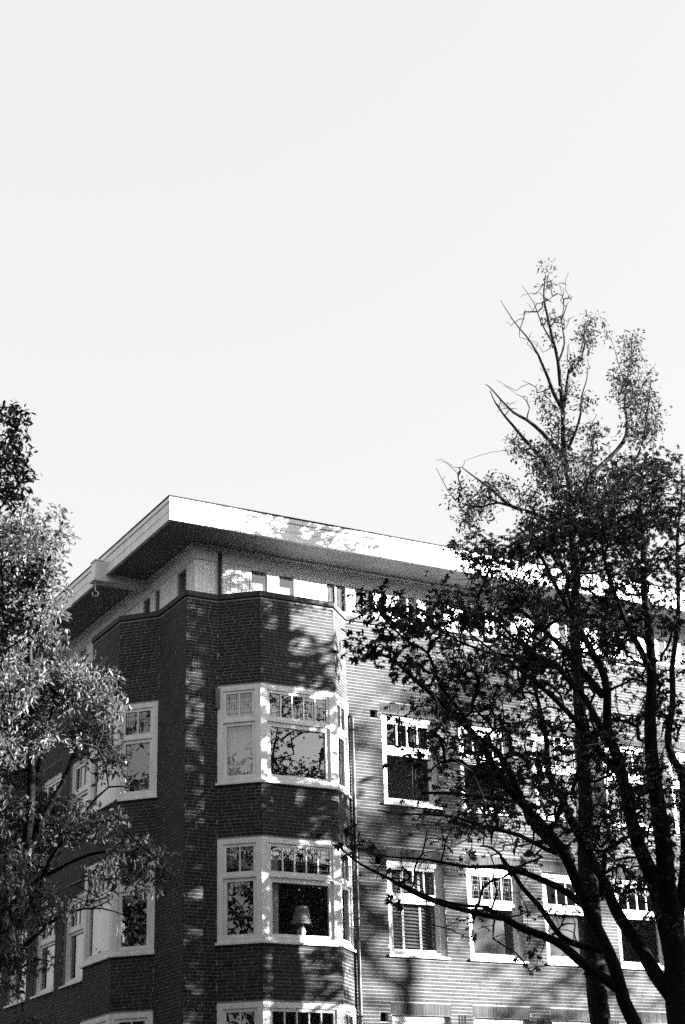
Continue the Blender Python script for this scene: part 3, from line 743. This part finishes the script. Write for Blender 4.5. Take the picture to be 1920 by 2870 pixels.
# leafy where a leafy target is near
TL = np.asarray(T[:nleafy]); nearL = np.array([np.min(((TL-e)**2).sum(1)) < 1e-6 for e in ends])
leaf_cloud(tt, 'crown', ends[nearL], None, 15, 0.22, 0.078, MT['leaf_tall'], LEAF_V, LEAF_F, 0.3, g)

# ---- dark chestnut in front
HC = 24.2
ct = Tree(5)
g = np.random.default_rng(33)
b0 = at_h(1905, 2870, HC)
root0 = np.array([b0[0] + 0.35, b0[1] - 0.1, 0.0])
def C_(pts, h0, h1, r0, r1, rough=0.03): ct.limb(limb_px(pts, h0, h1), r0, r1, rough)
P1 = [root0, np.array([b0[0] + 0.3, b0[1], 2.0]), b0] + limb_px([Z8(1335, 2000), Z8(1310, 1600), Z8(1250, 1100), Z8(1195, 700), Z8(1172, 300), Z8(1160, 0), (1822, 1800), (1805, 1550), (1800, 1330)], HC, HC - 0.6)
ct.limb(P1, 0.30, 0.02, 0.03)
lean = limb_px([Z8(1120, 2520), Z8(1050, 2344), Z8(960, 2150), Z8(880, 1900), Z8(760, 1650), Z8(650, 1400), Z8(540, 1150), Z8(450, 1000), Z8(300, 800), Z8(150, 650), Z8(0, 480), Z6(950, 430), Z6(830, 300), Z6(680, 150), Z6(500, 0), Z3(560, 880), Z3(420, 760), Z3(330, 750), Z3(250, 780), Z3(190, 770)], HC - 0.2, HC - 1.6)
ct.limb([root0 + np.array([-0.05, 0, 0.4]), (root0 + lean[0])/2 + np.array([0.05, 0, 0.2])] + lean, 0.17, 0.008, 0.03)
C_([Z8(1330, 1950), Z8(1180, 1300), Z8(1060, 1000), Z8(970, 700), Z8(900, 400), Z8(800, 100), (1690, 1900), (1620, 1770), (1550, 1650), (1500, 1550), (1450, 1480)], HC, HC - 1.5, .15, .015)
C_([Z8(1320, 2150), Z8(1180, 1960), Z8(1080, 1790), Z8(950, 1600), Z8(850, 1420), Z8(720, 1150), Z8(560, 850), Z8(500, 650), Z8(400, 450), Z8(380, 250), (1520, 1980), (1480, 1850)], HC, HC + 1.2, .12, .02)
C_([Z8(300, 800), Z6(1300, 1000), Z6(1200, 740), Z6(1080, 500), Z3(960, 1250), Z3(880, 1100), Z3(760, 950), Z3(650, 720), Z3(560, 660), Z3(480, 580), Z3(400, 510), Z3(340, 430), Z3(255, 400)], HC - .8, HC - 2.4, .055, .006)
C_([Z8(830, 250), (1640, 1960), Z3(1568, 920), Z3(1450, 800), Z3(1250, 770), Z3(1100, 740), Z3(1000, 700), Z3(880, 665), Z3(800, 630), Z3(600, 560)], HC - .8, HC - 2.2, .06, .008)
C_([Z3(1500, 830), Z3(1350, 750), Z3(1200, 640), Z3(1120, 560), Z3(1050, 520), Z3(940, 490), Z3(880, 440), Z3(760, 420)], HC - 1.2, HC - 2.6, .035, .006)
C_([Z8(940, 2110), Z8(800, 2000), Z8(620, 1870), Z8(480, 1760), Z8(330, 1680), Z8(150, 1610), Z8(0, 1530), Z6(1100, 1640), Z6(930, 1600), Z6(700, 1540), Z6(500, 1460), Z6(340, 1370), Z6(150, 1280), Z6(0, 1170)], HC - .3, HC - 2.2, .085, .012)
C_([Z6(1300, 1725), Z6(1080, 1600), Z6(980, 1545), Z6(850, 1540), Z6(640, 1490), Z6(500, 1440), Z6(400, 1400)], HC - 1, HC - 1.9, .03, .012)
C_([Z8(700, 1500), Z8(450, 1300), Z8(200, 1190), Z8(0, 1140), Z6(1250, 1290), Z6(1100, 1270), Z6(900, 1290), Z6(600, 1250), Z6(420, 1230), Z6(240, 1190)], HC - .3, HC - 1.2, .06, .009)
C_([Z8(480, 1030), Z8(250, 870), Z6(1450, 1180), Z6(1200, 1050), Z6(1000, 1010), Z6(800, 950), Z6(600, 935), Z6(420, 950), Z6(290, 935)], HC - .6, HC - 3.0, .055, .008)
C_([Z8(150, 650), Z6(1350, 880), Z6(1100, 820), Z6(900, 800), Z6(770, 780), Z6(560, 780)], HC - .8, HC - 2.0, .04, .018, 0.01)
C_([Z8(820, 1800), Z8(620, 1745), Z8(480, 1680), Z8(330, 1500), Z8(250, 1420), Z8(150, 1310), Z8(60, 1170), Z8(0, 1080), Z6(1160, 1340), Z6(1090, 1200), Z6(1000, 1140), Z6(950, 1130)], HC - .2, HC - .6, .055, .012)
C_([Z8(1330, 1700), Z8(1390, 1200), Z8(1401, 700), Z8(1340, 400), Z8(1270, 250), (1890, 1900), (1900, 1600), (1915, 1300)], HC, HC + .8, .09, .015)
C_([(1830, 1900), (1750, 1700), (1700, 1550), (1690, 1430)], HC - .4, HC - 1.8, .06, .01)
C_([(1690, 1950), (1560, 1800), (1440, 1700), (1360, 1620), (1300, 1560)], HC - .9, HC + .6, .06, .008)
C_([(1720, 2150), (1600, 2020), (1480, 1900), (1380, 1820), (1290, 1760)], HC - .5, HC - 3.4, .06, .008)
main = [(1310, 1560), (1350, 1515), (1420, 1480), (1500, 1450), (1580, 1440), (1650, 1430), (1700, 1390), (1750, 1300), (1830, 1260), (1915, 1245), (1915, 1500), (1915, 2650), (1880, 2600), (1760, 2560), (1660, 2480), (1560, 2430), (1470, 2380), (1400, 2290), (1330, 2230), (1250, 2130), (1200, 2010), (1150, 1900), (1210, 1810), (1230, 1700), (1310, 1640)]
T1 = clump_targets(main, 230, 6, HC - 0.5, 2.6, g, lambda x, y: np.where(y > 2350, 0.4, np.where(y < 1650, 0.8, 1.0)), 0.30, 0.10)
T2 = poly_targets([(1060, 1690), (1250, 1640), (1330, 1760), (1250, 1850), (1150, 1800)], 30, HC - 2, 1.0, g)
tips = []
for (x, y, n, r) in ((1010, 1690, 5, 14), (1050, 1690, 4, 14), (1120, 1730, 6, 18), (1000, 1820, 5, 12), (1060, 1805, 7, 18), (1100, 1830, 6, 16), (1140, 1870, 5, 18), (1180, 1720, 6, 22), (1230, 1730, 6, 22), (1300, 1700, 8, 30), (1170, 1860, 6, 20), (1200, 1910, 6, 20), (1240, 2060, 5, 20), (1190, 2060, 4, 14), (1180, 2160, 5, 18), (940, 2360, 4, 16), (990, 2370, 4, 20), (1050, 2375, 5, 22), (1000, 2330, 3, 16), (1160, 2120, 3, 12)):
    for _ in range(n): tips.append(at_h(x + g.normal(0, r*.7), y + g.normal(0, r*.7), HC - 2 + g.normal(0, .25)))
T1 = np.vstack([T1, clump_targets([(1740, 1300), (1830, 1255), (1915, 1240), (1915, 1500), (1915, 1700), (1700, 1640), (1500, 1640), (1380, 1620), (1330, 1560), (1500, 1470), (1680, 1420)], 44, 7, HC - 0.5, 2.0, g), clump_targets([(1080, 1700), (1200, 1650), (1330, 1640), (1400, 1750), (1280, 1830), (1180, 1800)], 5, 5, HC - 2, 1.0, g, None, 0.26, 0.08)])
T3 = poly_targets([(960, 2360), (1130, 2330), (1330, 2300), (1480, 2400), (1640, 2560), (1640, 2760), (1520, 2740), (1400, 2700), (1230, 2640), (1150, 2560), (1080, 2500)], 80, HC - 1.6, 1.6, g)
T3b = poly_targets([(1150, 2250), (1400, 2250), (1500, 2420), (1200, 2420)], 40, HC - 1.8, 1.6, g)
TB = poly_targets([(1200, 1800), (1350, 1650), (1600, 1600), (1900, 1650), (1920, 2600), (1700, 2500), (1500, 2420), (1350, 2320), (1200, 2150)], 700, HC - 0.8, 3.0, g)   # bare twigs
TA = np.vstack([T1, T2, tips, T3, T3b, TB])
ct.grow(TA, bf=0.10, rt=0.006, wob=0.05, maxr=0.05)
ct.build('chestnut_tree', MT['bark'], tuple(root0), 'dark spreading chestnut tree at lower right in front of the facade')
E = ct.ends; ed = ct.enddir / np.maximum(np.linalg.norm(ct.enddir, axis=1, keepdims=True), 1e-6)
pe = proj(E)
sparse = (pe[:, 1] > 2310) & (pe[:, 0] < 1620)
keep = ~sparse | (g.random(len(E)) < 0.22)
TBs = {tuple(np.round(q, 5)) for q in TB}; keep &= ~np.array([tuple(np.round(q, 5)) in TBs for q in E])
edge = keep & (pe[:, 0] < 1240)
ei = np.where(edge)[0]; ei = ei[np.argsort(pe[ei, 0])]; edge[:] = False; edge[ei[:75]] = True
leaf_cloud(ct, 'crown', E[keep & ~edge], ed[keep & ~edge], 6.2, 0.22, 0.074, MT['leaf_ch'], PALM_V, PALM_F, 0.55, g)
# palmate leaves that stand out singly against the wall
pm = []
for j in range(4):
    Vj, Qj = palm(6 if j % 2 else 7, 0.1, 0.23 + 0.02*j, 0.25 + 0.1*j)
    me = bpy.data.meshes.new('leaf'); me.from_pydata([tuple(q) for q in Vj], [], [tuple(q) for q in Qj.tolist()]); me.materials.append(MT['leaf_ch']); pm.append(me)
idx = np.where(edge)[0]; crown = [c for c in ct.root.children if c.name.startswith('crown')][0]
nl = 0
for i in idx:
    for _ in range(g.poisson(4.0)):
        if nl >= 300: break
        off = g.normal(0, 0.11, (1, 3)); x_, y_, z_ = frames(1, g, ed[i:i+1] + off*4, 0.6); p = E[i] + off[0]; s_ = g.uniform(0.65, 1.2)
        o = bpy.data.objects.new('leaf', pm[nl % 4]); COL.objects.link(o); o.parent = crown
        mw = Matrix(((x_[0][0]*s_, y_[0][0]*s_, z_[0][0]*s_, p[0]), (x_[0][1]*s_, y_[0][1]*s_, z_[0][1]*s_, p[1]), (x_[0][2]*s_, y_[0][2]*s_, z_[0][2]*s_, p[2]), (0, 0, 0, 1)))
        o.matrix_basis = mw; nl += 1

# ---- sunlit tree in front of the left front
HL = 21.0
lt = Tree(9); g = np.random.default_rng(44)
b0 = at_h(-40, 2870, HL); rootL = np.array([b0[0], b0[1], 0.0])
lt.limb([rootL, rootL + np.array([0, 0, 2.2]), b0] + limb_px([(10, 2600), (60, 2400), (85, 2250), (90, 2000), (80, 1750), (78, 1560), (90, 1450)], HL, HL - .3), 0.16, 0.01, 0.02)
for pts, r0, r1, dh in (([(80, 2560), (150, 2400), (230, 2280), (300, 2200), (370, 2210)], .05, .006, -1), ([(92, 2350), (170, 2200), (230, 2060), (270, 1950), (300, 1900)], .05, .006, .6),
                        ([(95, 2200), (150, 2000), (180, 1880), (160, 1800)], .035, .005, -.8), ([(85, 2480), (200, 2420), (300, 2390), (400, 2400), (480, 2420)], .035, .004, -.6),
                        ([(70, 2600), (20, 2400), (-30, 2200), (-60, 2000)], .06, .01, .8), ([(85, 1900), (120, 1750), (130, 1600), (100, 1500)], .03, .004, .5), ([(90, 2100), (30, 1900), (10, 1700), (0, 1550)], .04, .005, -.8),
                        ([(70, 2650), (180, 2560), (280, 2540), (350, 2560)], .03, .004, .4)):
    lt.limb(limb_px(pts, HL, HL + dh), r0, r1, 0.02)
polyL = [(0, 1540), (60, 1490), (70, 1440), (100, 1450), (112, 1540), (138, 1580), (145, 1660), (140, 1740), (165, 1770), (165, 1850), (225, 1850), (290, 1885), (305, 1950), (330, 2010), (335, 2090), (320, 2160), (385, 2190), (390, 2230), (290, 2260), (300, 2310), (230, 2350), (170, 2400), (130, 2470), (0, 2480), (-80, 2400), (-100, 1700)]
TLf = clump_targets(polyL, 100, 7, HL, 2.2, g, lambda x, y: np.where(y < 1760, 0.7, np.where((x > 170) & (y > 1930), 0.30, np.where(y > 2280, 0.4, 1.0))), 0.18, 0.07)
TLs = poly_targets([(0, 2480), (150, 2470), (300, 2380), (380, 2330), (420, 2390), (510, 2420), (490, 2470), (440, 2530), (350, 2560), (200, 2560), (0, 2640)], 55, HL - .2, 1.6, g)
TLe = clump_targets([(-120, 2350), (60, 2400), (130, 2500), (120, 2650), (60, 2900), (-150, 2900)], 11, 6, HL + .3, 1.6, g, None, 0.24, 0.08)
TLu = clump_targets([(-40, 1430), (60, 1440), (105, 1450), (120, 1560), (140, 1650), (100, 1760), (-40, 1800)], 20, 6, HL, 1.2, g, None, 0.2, 0.1)
lt.grow(np.vstack([TLf, TLs, TLe, TLu]), bf=0.1, rt=0.0045, wob=0.12, maxr=0.03)
lt.build('left_tree', MT['bark2'], tuple(rootL), 'sunlit small-leaved tree at left in front of the shaded facade')
lt.root.name = 'leafy_tree'
pe = proj(lt.ends); kp = (pe[:, 1] < 2470) | (pe[:, 0] < 140) | (g.random(len(pe)) < 0.35)
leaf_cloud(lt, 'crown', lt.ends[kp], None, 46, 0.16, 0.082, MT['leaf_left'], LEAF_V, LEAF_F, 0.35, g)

# ---- near dark tree whose leaves hang in at the left edge
HD = 17.5
dt = Tree(13); g = np.random.default_rng(55)
b0 = at_h(-330, 2870, HD); rootD = np.array([b0[0], b0[1], 0.0])
dt.limb([rootD, b0] + limb_px([(-300, 2400), (-260, 1900), (-230, 1500), (-200, 1200)], HD, HD), 0.2, 0.03, 0.02)
for pts in ([(-240, 1650), (-120, 1450), (-20, 1300), (50, 1180)], [(-250, 1750), (-100, 1600), (0, 1420), (70, 1320)], [(-260, 1950), (-150, 1800), (-20, 1700), (100, 1640)], [(-260, 2000), (-100, 1900), (0, 1830), (80, 1780)]):
    dt.limb(limb_px(pts, HD, HD + .2), .04, .005, 0.015)
TD = np.vstack([poly_targets([(-60, 1180), (10, 1150), (55, 1140), (62, 1170), (48, 1220), (62, 1260), (70, 1310), (90, 1325), (68, 1360), (60, 1400), (30, 1420), (-20, 1410), (-60, 1440)], 95, HD, 0.9, g),
                poly_targets([(-80, 1580), (20, 1570), (70, 1590), (135, 1600), (135, 1640), (90, 1680), (130, 1720), (60, 1760), (40, 1830), (-80, 1850)], 75, HD, 0.9, g),
                poly_targets([(-700, 1000), (-60, 1100), (-60, 1900), (-700, 1900)], 200, HD, 3.0, g)])
dt.grow(TD, bf=0.1, rt=0.004, wob=0.1, maxr=0.03)
dt.build('leafy_tree', MT['bark'], tuple(rootD), 'near dark-leaved tree whose shaded twigs hang in at upper left edge')
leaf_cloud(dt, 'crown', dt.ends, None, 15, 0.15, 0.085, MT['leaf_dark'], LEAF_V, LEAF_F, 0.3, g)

# ---- street trees out of frame
def street_tree(x, y, zc, rx, rz, n, per, seed, label, lean=(0, 0), lsz=0.2):
    t = Tree(seed); g = np.random.default_rng(seed + 100)
    t.limb([(x, y, 0), (x + .1, y, zc*0.4), (x + lean[0]*.5, y + lean[1]*.5, zc), (x + lean[0], y + lean[1], zc + rz*.7)], 0.28, 0.04, 0.04)
    for k in range(7):
        a = k*0.9 + g.random(); z0 = zc - rz*.7 + k*rz*.18
        t.limb([(x, y, z0), (x + rx*.35*math.cos(a), y + rx*.35*math.sin(a), z0 + rz*.3), (x + rx*.8*math.cos(a), y + rx*.8*math.sin(a), z0 + rz*.45)], 0.09, 0.015, 0.06)
    P = g.normal(0, 1, (n, 3)); P /= np.linalg.norm(P, axis=1, keepdims=True); P *= (g.random(n)**0.38)[:, None]
    t.grow(P*np.array([rx, rx, rz]) + np.array([x + lean[0]*.5, y + lean[1]*.5, zc]), bf=0.1, rt=0.006, wob=0.12, maxr=0.05, step=0.5)
    t.build('street_tree', MT['bark'], (x, y, 0), label, 'tree', 'street trees outside the picture')
    leaf_cloud(t, 'crown', t.ends, None, per, 0.45, lsz, MT['leaf_dark'], LEAF_V, LEAF_F, 0.3, g)
street_tree(14.6, -15.7, 9.6, 3.0, 5.2, 420, 40, 61, 'unseen street tree right of the picture, added to shade the chestnut', lsz=0.26)  # unseen tree added to block the sun from the chestnut
street_tree(5.2, -17.3, 10.8, 1.9, 3.8, 200, 34, 62, 'unseen slender street tree beside the road, added to shade the near left tree', lsz=0.24)  # added out of view; keeps the sun off the near dark tree
street_tree(14.6, -21.8, 7.7, 4.4, 4.9, 520, 44, 63, 'street tree across the road mirrored in the bay windows', lsz=0.24)
street_tree(22.8, -20.6, 8.8, 3.6, 5.4, 480, 30, 64, 'street tree across the road mirrored in the right wall windows', lsz=0.24)
street_tree(-11.5, -3.5, 9.0, 3.6, 5.5, 320, 24, 65, 'street tree left of the picture mirrored in the left bay', lsz=0.24)
street_tree(-14.0, -10.5, 9.0, 3.8, 5.5, 320, 24, 66, 'street tree left of the picture mirrored in the right bay side panes', lsz=0.24)
street_tree(-8.5, 14.0, 8.0, 3.2, 5.0, 240, 16, 67, 'street tree down the side street left of the building')
street_tree(-9.5, 4.5, 8.2, 3.3, 5.2, 320, 30, 70, 'unseen dense street tree opposite the left bay, added to block sky light', lsz=0.24)  # extra unseen tree put in to cut sky light on the left front
street_tree(23.5, -11.9, 11.2, 4.2, 5.8, 210, 40, 68, 'thin street tree far right of the picture dappling the wall', lsz=0.22)
street_tree(9.8, -7.6, 9.9, 3.1, 5.6, 430, 36, 69, 'dense street tree just right of the picture shading the bay', lsz=0.26)
# ---- brick blocks across the two streets, behind and beside the camera
def block(x0, x1, y0, y1, h, face, label):
    b = empty('row_house', ((x0 + x1)/2, (y0 + y1)/2, 0)); tag(b, label, 'building')
    local(b, MB().box(x0, x1, y0, y1, 0, h).obj('wall', MT['brick']))
    local(b, MB().box(x0 - .5, x1 + .5, y0 - .5, y1 + .5, h, h + .4).obj('roof', MT['roof']))
    n = int(((x1 - x0) if face == 'y' else (y1 - y0))/3.0)
    for k in range(4):
        for i in range(n):
            z = 1.0 + 2.9*k; c = (x0 if face == 'y' else y0) + 1.5 + 3.0*i
            bx = (c - .7, c + .7, y1 - .05, y1 + .03) if face == 'y' else (x1 - .05, x1 + .03, c - .7, c + .7)
            f = local(b, MB().box(*bx, z, z + 1.7).obj('window', MT['white']))
            gx = (c - .58, c + .58, y1 + .031, y1 + .036) if face == 'y' else (x1 + .031, x1 + .036, c - .58, c + .58)
            local(b, MB().box(*gx, z + .12, z + 1.58).obj('pane', MT['metal']))
block(-40, 40, -44, -34, 14.4, 'y', 'long brick row of houses across the road behind the viewer')
block(-34, -22, -30, 40, 12.4, 'x', 'brick row of houses across the side street left of the picture')
